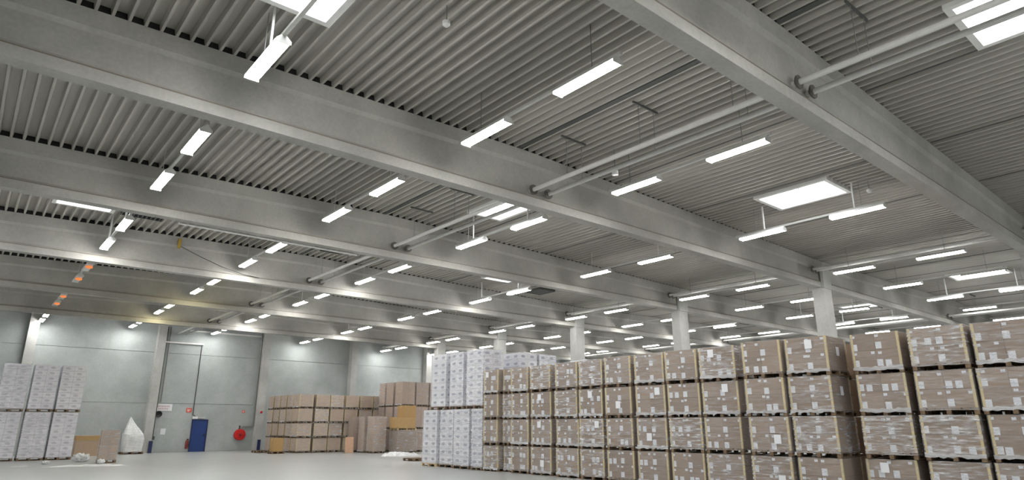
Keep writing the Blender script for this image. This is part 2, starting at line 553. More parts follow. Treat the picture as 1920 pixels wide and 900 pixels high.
# ------------------------------------------------------------------ light strips
LROW = [3.07, 7.88, 12.98, 19.40, 26.30, 31.25, 36.7, 42.2, 47.7, -1.7]  # last row is added out of view to brighten the lilac stacks
P1 = [2.50, 2.55, 3.20, 3.25, 3.80, 4.0]
P2 = [5.52, 5.62, 6.20, 6.05, 6.30, 6.00]
P1[5] = 3.6
FL, FW = 1.55, 0.26
hV, hF = [], []
def hood_geo():
    V, F = [], []
    h = FL / 2
    pr = [(-0.05, 0.075), (0.05, 0.075), (FW / 2, 0.0), (FW / 2, -0.012), (-FW / 2, -0.012), (-FW / 2, 0.0)]
    for y in (-h, h):
        for x, z in pr:
            V.append((x, y, z))
    n = len(pr)
    for k in range(n):
        F.append((k, (k + 1) % n, n + (k + 1) % n, n + k))
    F.append(tuple(range(n - 1, -1, -1))); F.append(tuple(range(n, 2 * n)))
    return V, F
V_, F_ = hood_geo()
for y0_, y1_ in ((-FL / 2, -FL / 2 + 0.015), (FL / 2 - 0.015, FL / 2)):
    box_geo(V_, F_, -FW / 2, FW / 2, y0_, y1_, -0.066, -0.0122)
hood_m = mesh('hood_mesh', V_, F_, 'hood')
def diff_geo():
    V, F = [], []
    h = FL / 2 - 0.02
    pr = [(-FW / 2 + .01, -0.0125), (FW / 2 - .01, -0.0125), (FW / 2 - .035, -0.06), (-FW / 2 + .035, -0.06)]
    for y in (-h, h):
        for x, z in pr:
            V.append((x, y, z))
    for k in range(4):
        F.append((k, (k + 1) % 4, 4 + (k + 1) % 4, 4 + k))
    F.append((3, 2, 1, 0)); F.append((4, 5, 6, 7))
    return V, F
V_, F_ = diff_geo()
diff_m = mesh('diffuser_mesh', V_, F_, 'lamp')
diff_w = mesh('diffuser_mesh', V_, F_, 'lamp_warm')
diff_o = mesh('diffuser_mesh', V_, F_, 'white')
orange_end = lathe('glow_cap_mesh', [(0.05, -0.05), (0.12, -0.03), (0.13, 0.03), (0.05, 0.05)], 'lamp_orange', 12)
BAYN = ['in the nearest bay shown', 'between the second and third beams', 'between the third and fourth beams', 'between the fourth and fifth beams', 'between the fifth and sixth beams', 'before the rear wall']
BAYN[0] = 'between the first and second beams'
BAYN += ['added unseen behind the camera', 'added unseen before the first beam']
BAYS = [(b, YB[b] + P1[b], YB[b] + P2[b]) for b in range(6)]
def rib_gap(x):
    return 0.0 if 0.10 <= (x % PITCH) <= 0.16 else 0.13
NEAR = {0: (-0.1, 2.9), 1: (-0.1, 2.9), 2: (-2.4, 0.5), 3: (-2.4, 0.5), 4: (-2.4, 0.5)}  # strips added out of view to brighten the nearest beam and deck
FARTHER = (-7.6, -4.9)  # further added strips behind the camera, also only for their light
for b in range(-2, 6):
    for r, x in enumerate(LROW):
        if (b < 0 and r not in NEAR) or (r == 9 and b not in (2, 3, 4)):
            continue
        zd = zdeck(x)
        zl = zd - 0.92
        y1, y2 = FARTHER if b == -2 else NEAR[r] if b == -1 else (YB[b] + P1[b], YB[b] + P2[b])
        warm = (r == 1 and b in (3, 4))
        fail = (r == 0 and b in (3, 4))
        look = 'twin fluorescent light strip'
        if warm: look = 'yellowish twin fluorescent light strip'
        if fail: look = 'failing orange-tipped light strip'
        side = 'added unseen row over open side' if r == 9 else '%s row from open side' % ORD[r] if r < 5 else 'far nave row %s' % ORD[r - 5]
        o = thing('light_strip', (x, (y1 + y2) / 2, zl), '%s %s, %s' % (look, BAYN[b], side), 'ceiling light', 'suspended light strips')
        h = (y2 - y1) / 2
        ob('trunking_rail', boxes('trunking_mesh', [(-0.035, 0.035, -h - 0.85, h + 0.95, 0.076, 0.13)], 'rail'), o)
        for yy in (-h, h):
            lum = ob('luminaire', hood_m, o, (0, yy, 0))
            if fail:
                ob('diffuser', diff_o, lum)
                ob('glowing_end', orange_end, lum, (0, -0.35, -0.10))
            else:
                ob('diffuser', diff_w if warm else diff_m, lum)
        rodm = boxes('rod_mesh', [(-0.007, 0.007, -0.007, 0.007, 0.13, 0.925 + rib_gap(x))], 'rod' if b < 1 or r > 3 else 'rail')
        for yy in (-h - 0.15, h + 0.2):
            ob('suspension_rod', rodm, o, (0, yy, 0))
        # the thick white drop tube of some strips
        if (b, r) in ((0, 0), (0, 3), (1, 2), (1, 6), (0, 6), (1, 7), (3, 2), (4, 3), (2, 3), (2, 0)):
            ob('drop_tube', boxes('drop_tube_mesh', [(-0.02, 0.02, -0.02, 0.02, 0.13, 0.92 + rib_gap(x))], 'hood'), o, (0.0, h - 0.1, 0))
            ob('drop_tube', boxes('drop_tube_mesh', [(-0.02, 0.02, -0.02, 0.02, 0.13, 0.92 + rib_gap(x))], 'hood'), o, (0.0, -h + 0.05, 0))
# ------------------------------------------------------------------ twin pipes and their hangers
PIPES = [(26.62, 'pipe beside the columns over the fifth light row'), (26.95, 'pipe tight against the column line'), (10.85, 'outer pipe of the ridge pair over the open floor'), (11.40, 'inner pipe of the ridge pair over the open floor'), (43.0, 'first pipe of the far nave pair'), (43.55, 'second pipe of the far nave pair')]
colm = lathe('collar_mesh', [(0.062, -0.03), (0.14, -0.03), (0.14, 0.0), (0.10, 0.03), (0.062, 0.03)], 'collar', 14, 'Y')
for x, lb in PIPES:
    o = thing('ceiling_pipe', (x, 0, 7.78 if abs(x - 26.8) > 1 else 8.02), 'long pale painted ' + lb, 'pipe', 'twin ceiling pipes')
    ob('pipe_run', tubes('pipe_mesh', [((0, YR + .2, 0), (0, YW - .1, 0), 0.058)], 'pipe', 12), o)
    for y in YB:
        ob('collar', colm, o, (0, y - 0.035, 0))
        ob('collar', colm, o, (0, y + 0.355, 0))
for pair, x0 in (('ridge', 11.12), ('far nave', 43.27)):
    z = zdeck(x0)
    yy = [3.64] + [YB[b] + q for b in range(6) for q in (1.3, 3.65, 6.0)]
    if pair == 'far nave':
        yy = [y for y in yy if 5 < y < 22]
    for i, y in enumerate(yy):
        bay = 'the bay nearest the camera' if y < 4.75 else 'the bay past the %s beam' % ORD[int((y - 4.75) // 7.33)]
        pos = ['front', 'middle', 'rear'][min(2, int(((y - 4.75) % 7.33) / 2.4))]
        o = thing('pipe_hanger', (x0, y, z), 'thin %s steel hanger over the %s pipes in %s' % (pos, pair, bay), 'pipe hanger', 'pipe hangers')
        ob('cross_rail', boxes('hanger_rail_mesh', [(-0.45, 0.45, -0.02, 0.02, -0.05, -0.005)], 'dark'), o)
        for dx in (-0.27, 0.28):
            ob('hanger_rod', boxes('hanger_rod_mesh', [(-0.007, 0.007, -0.007, 0.007, 7.83 - z, -0.05)], 'rod'), o, (dx, 0, 0))

# hanging detectors and other small ceiling things
def sensor(x, y, drop, label, dark=False):
    z = zdeck(x)
    o = thing('ceiling_sensor', (x, y, z), label, 'sensor')
    ob('stem', tubes('sensor_stem_mesh', [((0, 0, 0), (0, 0, -drop), 0.012)], 'rod', 6), o)
    ob('sensor_head', lathe('sensor_head_mesh', [(0.03, -drop), (0.07, -drop - .03), (0.07, -drop - .09), (0.03, -drop - .13)], 'dark' if dark else 'white', 14), o)
    return o
sensor(5.35, 8.15, 0.30, 'small white detector on a stem beneath the bare deck')
so = sensor(12.35, 10.45, 0.50, 'dark capped white detector hanging under the twin pipes', True)
ob('detector_cup', lathe('cup_mesh', [(0.05, -.75), (0.085, -.74), (0.085, -.63), (0.06, -.62)], 'white', 14), so)
sensor(19.6, 6.9, 0.25, 'small white detector beside the big lit skylight')
sensor(21.0, 30.0, 0.60, 'tiny reddish detector hung between two distant beams')
o = thing('beam_conduit', (0, YB[2] + 0.30, 7.30), 'white conduit clipped under the third roof beam', 'conduit')
ob('conduit_run', tubes('conduit_mesh', [((4.0, 0, 0), (9.6, 0, 0), 0.03)], 'hood', 8), o)
o = thing('beam_clip', (5.55, YB[3] - 0.02, 8.40), 'ochre steel clip high on the fourth roof beam', 'clip')
ob('clip_plate', boxes('clip_mesh', [(-0.05, 0.05, -0.03, 0.02, -0.10, 0.28)], 'yellow'), o)
o = thing('sagging_cable', (5.6, YB[3] - 0.05, 8.38), 'thin dark cable sagging along the fourth roof beam', 'cable')
pts = [(0, 0, 0), (0.8, 0, -0.30), (1.6, 0, -0.56), (2.4, 0, -0.74), (3.1, 0, -0.80)]
ob('cable_run', tubes('cable_mesh', [(pts[i], pts[i + 1], 0.014) for i in range(4)], 'dark', 6), o)

# ------------------------------------------------------------------ back wall fittings
def wall_thing(name, x, z, label, cat, y=YW):
    return thing(name, (x, y, z), label, cat)
d = thing('door_1', (13.02, YW, 0), 'blue steel personnel door in the rear wall', 'door', kind='structure')
ob('door_leaf', boxes('door_leaf_mesh', [(-0.45, 0.45, -0.05, 0.0, 0.01, 2.03)], 'blue'), d)
ob('door_frame', boxes('door_frame_mesh', [(-0.52, -0.455, -0.075, 0.0, 0, 2.10), (0.455, 0.52, -0.075, 0.0, 0, 2.10), (-0.455, 0.455, -0.075, 0.0, 2.035, 2.10)], 'navy'), d)
h_ = ob('door_handle', boxes('door_handle_mesh', [(0.34, 0.38, -0.10, -0.05, 1.0, 1.18), (0.26, 0.38, -0.13, -0.10, 1.07, 1.10)], 'black'), d)
o = wall_thing('door_closer', 12.80, 2.14, 'pale exit lamp and closer box above the blue door', 'fitting')
ob('lamp_case', boxes('lamp_case_mesh', [(-0.32, 0.02, -0.14, -0.02, 0.0, 0.15)], 'white'), o)
ob('closer_arm', boxes('closer_arm_mesh', [(0.05, 0.50, -0.12, -0.02, 0.03, 0.11)], 'steel'), o)
o = wall_thing('wall_sign', 10.63, 2.86, 'white notice board with two lines of faded print', 'sign')
ob('board', boxes('sign_board_mesh', [(-0.52, 0.52, -0.03, -0.013, -0.23, 0.23)], 'paper'), o)
for row, (z, w) in enumerate(((0.07, 0.36), (-0.09, 0.30))):
    bl_ = []
    x = -w
    while x < w:
        ww = random.uniform(0.05, 0.09)
        bl_.append((x, x + ww, -0.034, -0.0305, z - 0.05, z + 0.05)); x += ww + 0.03
    ob('print_line', boxes('print_mesh', bl_, 'print'), o)
o = wall_thing('alarm_horn', 10.36, 2.42, 'round black alarm horn beneath the white notice board', 'alarm')
ob('horn_bell', lathe('horn_mesh', [(0.06, -0.02), (0.09, -0.08), (0.21, -0.22), (0.20, -0.24), (0.05, -0.16)], 'black', 18, 'Y'), o)
ob('horn_base', boxes('horn_base_mesh', [(-0.09, 0.09, -0.06, -0.013, -0.09, 0.09)], 'dark'), o)
o = wall_thing('wall_notice', 10.80, 1.32, 'small white paper notice taped low on the rear wall', 'notice')
ob('sheet', boxes('notice_mesh', [(-0.15, 0.15, -0.02, -0.013, -0.19, 0.19)], 'paper'), o)
def fire_sign(x, z, s, label, y=YW):
    o = wall_thing('fire_sign', x, z, label, 'sign', y)
    ob('plate', boxes('fire_plate_mesh', [(-s, s, -0.03, -0.013, -s * .85, s * .85)], 'signred'), o)
    ob('pictogram', boxes('pictogram_mesh', [(-s * .55, -s * .35, -0.036, -0.0305, -s * .5, s * .5), (-s * .2, s * .05, -0.036, -0.0305, -s * .5, s * .25), (s * .25, s * .45, -0.036, -0.0305, -s * .15, s * .5)], 'paper'), o)
fire_sign(12.22, 2.70, 0.17, 'red fire point sign above the wall extinguisher')
fire_sign(15.85, 2.65, 0.10, 'small red sign above the hose reel')
o = wall_thing('alarm_button', 16.90, 2.62, 'round red alarm beacon on the second pilaster', 'alarm', YW - 0.55)
ob('beacon_base', lathe('beacon_base_mesh', [(0.10, -0.002), (0.10, -0.04)], 'white', 16, 'Y'), o)
ob('beacon_lens', lathe('beacon_lens_mesh', [(0.085, -0.04), (0.085, -0.10), (0.05, -0.13)], 'red', 16, 'Y'), o)
o = wall_thing('fire_extinguisher', 12.33, 0.20, 'dark red fire extinguisher hung beside the blue door', 'extinguisher')
ob('cylinder_body', lathe('extinguisher_mesh', [(0.05, 0.0), (0.09, 0.02), (0.09, 0.46), (0.05, 0.55), (0.03, 0.58)], 'darkred', 16), o, (0, -0.13, 0))
ob('valve', boxes('valve_mesh', [(-0.03, 0.09, -0.15, -0.11, 0.58, 0.64)], 'black'), o)
ob('hose', tubes('extinguisher_hose_mesh', [((0.08, -.13, .6), (0.13, -.15, .4), .014), ((0.13, -.15, .4), (0.11, -.16, .15), .014)], 'black', 8), o)
ob('wall_bracket', boxes('bracket_mesh', [(-0.06, 0.06, -0.05, -0.013, 0.2, 0.5)], 'dark'), o)
o = wall_thing('hose_reel', 15.70, 1.08, 'bright red fire hose reel on the rear wall', 'hose reel')
ob('reel_disc', lathe('reel_mesh', [(0.12, -0.06), (0.36, -0.07), (0.38, -0.09), (0.38, -0.12), (0.27, -0.13), (0.27, -0.26), (0.38, -0.27), (0.38, -0.31), (0.34, -0.33), (0.10, -0.34)], 'red', 28, 'Y'), o)
ob('hub', lathe('hub_mesh', [(0.08, -0.34), (0.08, -0.38), (0.04, -0.40)], 'darkred', 14, 'Y'), o)
ob('wound_hose', lathe('wound_hose_mesh', [(0.28, -0.135), (0.33, -0.15), (0.33, -0.24), (0.28, -0.255)], 'black', 24, 'Y'), o)
ob('swing_bracket', boxes('reel_bracket_mesh', [(-0.05, 0.05, -0.06, -0.013, -0.25, 0.62)], 'dark'), o)
o = thing('wall_conduit', (0, YW, 0), 'grey water pipe running down the pilaster to the hose reel', 'pipe')
ob('pipe_drop', tubes('hose_pipe_mesh', [((16.58, -0.12, 8.3), (16.58, -0.12, 1.62), 0.05), ((16.58, -0.12, 1.62), (15.85, -0.12, 1.62), 0.05), ((15.85, -.12, 1.62), (15.75, -.12, 1.45), .04)], 'rod', 10), o)
o = thing('wall_conduit', (0, YW, 0), 'thin conduit climbing from the blue door to the upper rail', 'conduit')
ob('pipe_drop', tubes('door_conduit_mesh', [((12.50, -0.05, 7.12), (12.50, -0.05, 2.4), 0.028), ((12.5, -.05, 2.4), (12.7, -.05, 2.28), .028)], 'dark', 8), o)
o = thing('wall_conduit', (0, YW, 0), 'pair of dark conduits beside the pilaster at the notice board', 'conduit')
ob('pipe_drop', tubes('pil_conduit_mesh', [((10.22, -0.06, 8.2), (10.22, -0.06, 0.95), 0.035)], 'dark', 8), o)
ob('pipe_drop', tubes('pil_conduit_mesh2', [((10.42, -0.05, 8.2), (10.42, -0.05, 3.2), 0.022)], 'rod', 8), o)
ob('junction_box', boxes('junction_mesh', [(10.14, 10.34, -0.12, -0.013, 0.80, 1.02)], 'dark'), o)
o = thing('cable_tray', (0, YW, 0), 'white cable tray high above the notice board', 'cable tray')
ob('tray_channel', boxes('tray_mesh', [(10.16, 12.6, -0.16, -0.013, 7.10, 7.20)], 'hood'), o)
o = thing('cable_tray', (0, YW, 0), 'white cable tray close under the last beam', 'cable tray')
ob('tray_channel', boxes('tray_mesh', [(11.6, 16.5, -0.22, -0.013, 7.98, 8.08)], 'hood'), o)
bump_m = boxes('bumper_mesh', [(-0.10, 0.10, -0.10, 0.0, 0.02, 0.74)], 'navy')
for x, lb in ((10.06, 'notice board'), (16.96, 'hose reel')):
    o = thing('pilaster_bumper', (x, YW - 0.55, 0), 'navy blue bumper guard at the pilaster foot by the %s' % lb, 'bumper', 'pilaster bumpers')
    ob('guard_plate', bump_m, o)
    ob('foot_plate', boxes('bumper_foot_mesh', [(-0.12, 0.12, -0.13, 0.0, 0.0, 0.02)], 'dark'), o)

# ------------------------------------------------------------------ pallet loads
def pallet_mesh(wx, wy, h=0.135, mat='wood'):
    k = ('pallet', round(wx, 2), round(wy, 2), mat)
    if k in _cache:
        return _cache[k]
    bl = []
    n = 7
    bw = wy / (n + (n - 1) * 0.35)
    for i in range(n):                      # top boards
        y = -wy / 2 + i * bw * 1.35
        bl.append((-wx / 2, wx / 2, y, y + bw, h - 0.022, h))
    for x in (-wx / 2, -0.05, wx / 2 - 0.10):  # stringer boards
        bl.append((x, x + 0.10, -wy / 2, wy / 2, h - 0.044, h - 0.0225))
    for x in (-wx / 2, -0.05, wx / 2 - 0.10):  # blocks and skids
        for y in (-wy / 2, -0.045, wy / 2 - 0.09):
            bl.append((x, x + 0.10, y, y + 0.09, 0.0225, h - 0.0445))
    for y in (-wy / 2, -0.045, wy / 2 - 0.09):
        bl.append((-wx / 2, wx / 2, y, y + 0.09, 0.0, 0.022))
    _cache[k] = boxes('pallet_mesh', bl, mat)
    return _cache[k]

def shell_mesh(wx, wy, z0, z1, mat, rim=True):
    k = ('shell', round(wx, 2), round(wy, 2), round(z0, 2), round(z1, 2), mat)
    if k in _cache:
        return _cache[k]
    V, F = [], []
    nz = 6
    a, b = wx / 2, wy / 2
    ring = []
    for (p, q, n) in (((-a, -b), (a, -b), 5), ((a, -b), (a, b), 5), ((a, b), (-a, b), 5), ((-a, b), (-a, -b), 5)):
        for i in range(n):
            t = i / n
            ring.append((p[0] + (q[0] - p[0]) * t, p[1] + (q[1] - p[1]) * t))
    rr = random.Random(str(k))
    n = len(ring)
    for j in range(nz + 1):
        z = z0 + (z1 - z0) * j / nz
        for i, (x, y) in enumerate(ring):
            f = 1 + rr.uniform(0, 0.010)
            V.append((x * f, y * f, z + (rr.uniform(-0.02, 0.0) if j == 0 else 0)))
    for j in range(nz):
        for i in range(n):
            F.append((j * n + i, j * n + (i + 1) % n, (j + 1) * n + (i + 1) % n, (j + 1) * n + i))
    # film folded a hand's width over the top edge
    m0 = nz * n
    for i, (x, y) in enumerate(ring):
        V.append((x * 0.86, y * 0.86, z1 + 0.004))
    for i in range(n):
        F.append((m0 + i, m0 + (i + 1) % n, m0 + n + (i + 1) % n, m0 + n + i))
    _cache[k] = mesh('film_shell_mesh', V, F, mat)
    return _cache[k]

label_a = boxes('label_mesh', [(-0.002, 0.0, -0.065, 0.065, -0.08, 0.08)], 'label')
label_s = boxes('label_mesh', [(-0.002, 0.0, -0.04, 0.04, -0.03, 0.03)], 'label')
label_b = boxes('label_mesh', [(-0.002, 0.0, -0.09, 0.09, -0.11, 0.11)], 'paper')
rim_cache = {}

def brown_load(loc, label, group, wx=1.02, wy=1.08, h=0.955, mat='carton', nx=2, ny=2, nz=2, rz=0.0, labels=True, posts=True, side_label=False, film=True, name='pallet_load', big=0):
    """a pallet with wrapped cartons; local -x is the long visible side"""
    o = thing(name, loc, label, 'pallet load', group, rz)
    ob('pallet', pallet_mesh(wx, wy), o)
    ph = 0.135
    ch = (h - ph - 0.012) / nz
    cx, cy = (wx - 0.03) / nx, (wy - 0.03) / ny
    me = cbox(cx - 0.006, cy - 0.006, ch - 0.006, mat)
    for k in range(nz):
        for i in range(nx):
            for j in range(ny):
                c = ob('carton', me, o, (-wx / 2 + 0.015 + (i + .5) * cx, -wy / 2 + 0.015 + (j + .5) * cy, ph + (k + .5) * ch))
                if labels and i == 0:
                    fx = -cx / 2 + 0.002
                    # picture left is +y
                    ob('label', label_a, c, (fx, cy * 0.36 + random.uniform(-.02, .02), -ch * 0.26 + random.uniform(-.02, .02)))
                    if random.random() < 0.8:
                        ob('label', label_s, c, (fx, cy * 0.37 + random.uniform(-.03, .03), ch * 0.33))
                    if random.random() < 0.55:
                        ob('label', label_s, c, (fx, -cy * 0.33 + random.uniform(-.05, .05), ch * 0.33 + random.uniform(-.02, .02)))
                    if random.random() < 0.18:
                        ob('label', label_a, c, (fx, random.uniform(-.2, .05) * cy, -ch * 0.28))
    if posts:
        pk = ('post', round(h, 2))
        if pk not in _cache:
            z0, z1 = ph + 0.005, h - 0.012
            _cache[pk] = boxes('corner_post_mesh', [(0, 0.045, -0.005, 0.0, z0, z1), (-0.005, 0.0, -0.005, 0.045, z0, z1)], 'post')
        for sx, sy, r in ((-1, -1, 0), (1, -1, 90), (1, 1, 180), (-1, 1, 270)):
            ob('corner_post', _cache[pk], o, (sx * (wx / 2 - 0.012), sy * (wy / 2 - 0.012), 0), R(r))
    if film:
        w_ = ob('stretch_wrap', shell_mesh(wx + 0.012, wy + 0.012, 0.10, h - 0.004, 'film'), o)
    if film and random.random() < 0.6:
        rk = ('rim', round(wx, 2), round(wy, 2))
        if rk not in _cache:
            a, b = wx / 2 + 0.012, wy / 2 + 0.012
            V, F = [], []
            pts_ = []
            for i in range(14):
                y = b - 2 * b * i / 13
                pts_.append(y)
            for y in pts_:
                V.append((-a - random.uniform(0.0, .012), y, 0.13 + random.uniform(0.0, 0.05)))
                V.append((-a - random.uniform(0.002, .015), y, 0.065 + random.uniform(-0.02, 0.03)))
            for i in range(13):
                F.append((2 * i, 2 * i + 1, 2 * i + 3, 2 * i + 2))
            _cache[rk] = mesh('bunched_film_mesh', V, F, 'film_rim')
        ob('bunched_film', _cache[rk], o)
    for _ in range(big):
        ob('shipping_label', label_b, o, (-wx / 2 - 0.010, random.uniform(-.3, .3) * wy, h * random.choice((0.42, 0.8))))
    if side_label:
        ob('shipping_label', label_b, o, (0.0, -wy / 2 - 0.012, h * 0.62), R(90))
    return o

def white_load(loc, label, group, wx=1.05, wy=1.08, h=2.37, nz=7, rz=0.0, pale=False, mat='white_carton'):
    o = thing('wrapped_pallet', loc, label, 'pallet load', group, rz)
    ob('pallet', pallet_mesh(wx, wy, 0.135, 'wood_pale' if pale else 'wood'), o)
    ph = 0.135
    ch = (h - ph - 0.012) / nz
    cx, cy = (wx - 0.03) / 2, (wy - 0.03) / 2
    me = cbox(cx - 0.006, cy - 0.006, ch - 0.006, mat)
    for k in range(nz):
        for i in range(2):
            for j in range(2):
                ob('carton', me, o, (-wx / 2 + 0.015 + (i + .5) * cx, -wy / 2 + 0.015 + (j + .5) * cy, ph + (k + .5) * ch))
    ob('stretch_wrap', shell_mesh(wx + 0.012, wy + 0.012, 0.10, h - 0.004, 'film_white'), o)
    return o

# the long wall of brown carton pallets: y-ranges of its stacks (leftmost in view first)
STK = [(20.28, 21.14, 16.25), (19.62, 20.24, 16.52), (18.63, 19.58, 16.40), (17.41, 18.44, 16.38), (16.01, 17.06, 16.32), (14.83, 15.86, 16.28), (13.50, 14.55, 16.17),
       (12.24, 13.32, 16.16), (11.03, 12.11, 16.20), (9.82, 10.93, 16.23), (8.38, 9.44, 15.98), (7.26, 8.32, 16.15), (5.79, 6.88, 16.62), (4.46, 5.59, 16.60), (3.28, 4.38, 16.75)]
TIER = ['bottom', 'second', 'third', 'top']
NS = len(STK)
for s, (y0, y1, xf) in enumerate(STK):
    yc, wy = (y0 + y1) / 2, min(1.12, y1 - y0)
    for t in range(4):
        jx, jy, jr = random.uniform(-.03, .03), random.uniform(-.025, .025), R(2.8 + random.uniform(-.6, .6))
        if s < 5: jy *= 0.5
        if y1 - y0 < 0.7:
            jy = 0
        lb = 'wrapped brown carton pallet, %s tier, %s stack along from the white stacks' % (TIER[t], ORD[s])
        big = 1 if random.random() < 0.22 else 0
        if (s, t) in ((9, 3), (9, 2), (10, 1), (10, 0), (11, 3), (7, 2)): big = 1
        brown_load((xf + 0.60 + jx, yc + jy, t * 0.965), lb, 'brown carton pallets of the long wall', wx=1.20, wy=wy - 0.01, h=0.962, rz=jr, big=big, side_label=(s == 11 and t > 1))
# rear row closing the gaps between the stacks
REAR = [(18.85, y) for y in (3.1, 4.35, 5.6, 6.85, 8.1)]
for i, (x, y) in enumerate(REAR):
    for t in range(4):
        brown_load((x, y, t * 0.965), 'shadowed brown carton pallet in the rear row, %s tier, %s glimpsed from the frame edge' % (TIER[t], ORD[i]), 'rear row brown carton pallets', wy=1.1, h=0.962, nx=1, ny=1, nz=2, labels=False, posts=False, film=False)

# white printed cartons beside the brown wall
gW = 'white wrapped pallets at the end of the brown wall'
for i, (y0, y1) in enumerate(((24.44, 25.64), (23.39, 24.40), (22.02, 23.31), (21.22, 21.95))):
    wy = min(1.12, y1 - y0)
    white_load((16.25 + 0.53 + (0.1 if i == 1 else 0), (y0 + y1) / 2, 0), 'white printed carton pallet in film, bottom tier, %s from the open floor end' % ORD[i], gW, wy=wy, pale=(i == 0))
for i, (y0, y1, x0) in enumerate(((23.95, 25.1, 16.28), (22.72, 23.72, 16.32), (21.25, 22.52, 16.30))):
    white_load((x0 + 0.55, (y0 + y1) / 2, 2.372), 'white printed carton pallet in film, upper tier, %s from the open floor end' % ORD[i], gW, wy=min(1.15, y1 - y0), h=2.40)
gB = 'white wrapped pallets behind the brown wall'
for i, (x, y) in enumerate(((18.72, 21.75), (19.88, 21.75), (21.9, 20.8))):
    for t in range(2):
        white_load((x, y, 2.372 * t), 'white printed carton pallet behind the brown wall, %s tier, %s row back' % (('lower', 'upper')[t], ORD[i]), gB, wy=1.1, h=2.37 if t == 0 or i < 2 else 2.2)

# white stacks at the open side
gL = 'white wrapped pallets by the rear wall corner'
for i, (xa, xb) in enumerate(((1.50, 2.64), (2.78, 3.87), (3.97, 5.08))):
    for t in range(2):
        white_load(((xa + xb) / 2 + (0.03 if t else 0), 41.7 + 0.54, 2.385 * t), 'lilac white wrapped carton pallet, %s tier, %s column counted from the loose plastic' % (('lower', 'upper')[t], ORD[2 - i]), gL, wx=xb - xa, wy=1.06, h=2.37, nz=8, mat='lilac_carton')

# block of tan carton pallets before the rear wall
gT = 'tan carton pallets before the rear wall'
FX = [(17.17, 18.12), (18.28, 19.24), (19.33, 20.27), (20.40, 21.35), (21.47, 22.44), (22.57, 23.5)]
for i, (a, b) in enumerate(FX):
    for t in range(4):
        z = t * 0.925
        brown_load(((a + b) / 2 + random.uniform(-.03, .03), 42.0 + 0.5 + random.uniform(-.05, .05), z), 'tan carton pallet facing the open floor, %s tier, %s from the block corner' % (TIER[t], ORD[i]), gT,
                   wx=b - a, wy=1.0, h=0.92, mat='carton_tan', nx=1, ny=1, nz=1, labels=False, rz=R(random.uniform(-.8, .8)))
LY = [(43.10, 44.10), (44.18, 45.15), (45.25, 46.2), (46.28, 47.2)]
for i, (a, b) in enumerate(LY):
    for t in range(4):
        brown_load((17.17 - 0.05 * i + 0.5, (a + b) / 2 + random.uniform(-.03, .03), t * 0.925), 'tan carton pallet along the block side, %s tier, %s behind the corner' % (TIER[t], ORD[i]), gT,
                   wx=0.98, wy=b - a, h=0.92, mat='carton_rose', nx=1, ny=2, nz=1, labels=False, rz=R(random.uniform(-.8, .8)))

# tall film wrapped pallets in front of the block
gH = 'tall wrapped pallets'
for i, (x, y, w, dpt) in enumerate(((20.98, 41.28, 0.85, 0.72), (21.15, 40.15, 0.8, 0.8), (21.28, 39.05, 0.9, 0.9))):
    brown_load((x, y, 0), 'tall brown film-wrapped pallet on the floor, %s nearest the rear block' % ORD[i], gH, wx=w, wy=dpt, h=2.28, mat='carton_rose', nx=2, ny=1, nz=2, labels=False, posts=False, name='tall_pallet_load')
# high tower behind
for i, (x, y, w, dpt, z0) in enumerate(((23.4, 39.25, 1.0, 0.95, 2.95), (23.4, 40.45, 1.0, 0.95, 2.95), (23.4, 41.55, 1.0, 0.8, 2.95), (24.5, 39.25, 1.0, 0.95, 2.95), (25.6, 39.25, 1.0, 0.95, 2.95))):
    nm = ['at the tower corner', 'second along the tower side', 'third along the tower side', 'second along the tower face', 'third along the tower face'][i]
    brown_load((x, y, z0), 'tall rose-brown wrapped pallet on the tower top, ' + nm, gH, wx=w, wy=dpt, h=1.62, mat='carton_rose', nx=2, ny=1, nz=1, labels=False, posts=False, name='tall_pallet_load')
    if z0 < 3.5:
        for t in range(2):
            brown_load((x, y, 1.473 * t), 'rose-brown wrapped pallet under the tower, %s tier, %s' % (('lower', 'middle')[t], nm), gH, wx=w, wy=dpt, h=1.47, mat='carton_rose', nx=2, ny=1, nz=1, labels=False, posts=False, name='tall_pallet_load')

# loose cartons
def carton_thing(name, x, y, z, sx, sy, sz, label, mat='carton_plain', rz=0.0, tape=True):
    o = thing(name, (x, y, z), label, 'carton', None, rz)
    ob('carton_body', boxes('carton_body_mesh', [(-sx / 2, sx / 2, -sy / 2, sy / 2, 0, sz - 0.008)], mat), o)
    for s in (-1, 1):
        ob('top_flap', boxes('flap_mesh', [(-sx / 2, sx / 2, 0.004 if s > 0 else -sy / 2, sy / 2 if s > 0 else -0.004, sz - 0.008, sz)], mat), o)
    if tape:
        ob('tape', boxes('tape_mesh', [(-sx / 2 - .002, sx / 2 + .002, -0.03, 0.03, sz, sz + 0.002), (-sx / 2 - .003, -sx / 2 - .0005, -0.03, 0.03, sz - 0.15, sz + .002)], 'post'), o)
    return o
o = brown_load((22.75, 38.15, 0), 'wide brown carton pallet at the foot of the loose carton tower', None, wx=1.45, wy=1.0, h=1.40, mat='carton', nx=1, ny=1, nz=1, labels=False, posts=False)
o = thing('wooden_pallet', (22.72, 38.15, 1.402), 'bare wooden pallet lying on the wide brown carton', 'pallet')
ob('pallet_deck', pallet_mesh(1.42, 0.95, 0.135, 'wood_pale'), o)
carton_thing('cardboard_box', 22.62, 38.10, 1.54, 1.38, 0.95, 0.68, 'long plain cardboard box on the bare wooden pallet')
carton_thing('cardboard_box', 22.90, 38.10, 2.222, 0.86, 0.9, 0.74, 'cubic plain cardboard box at the top of the loose tower')
carton_thing('cardboard_box', 15.95, 42.1, 0.14, 0.62, 0.6, 0.80, 'single ochre cardboard box before the tan carton block')
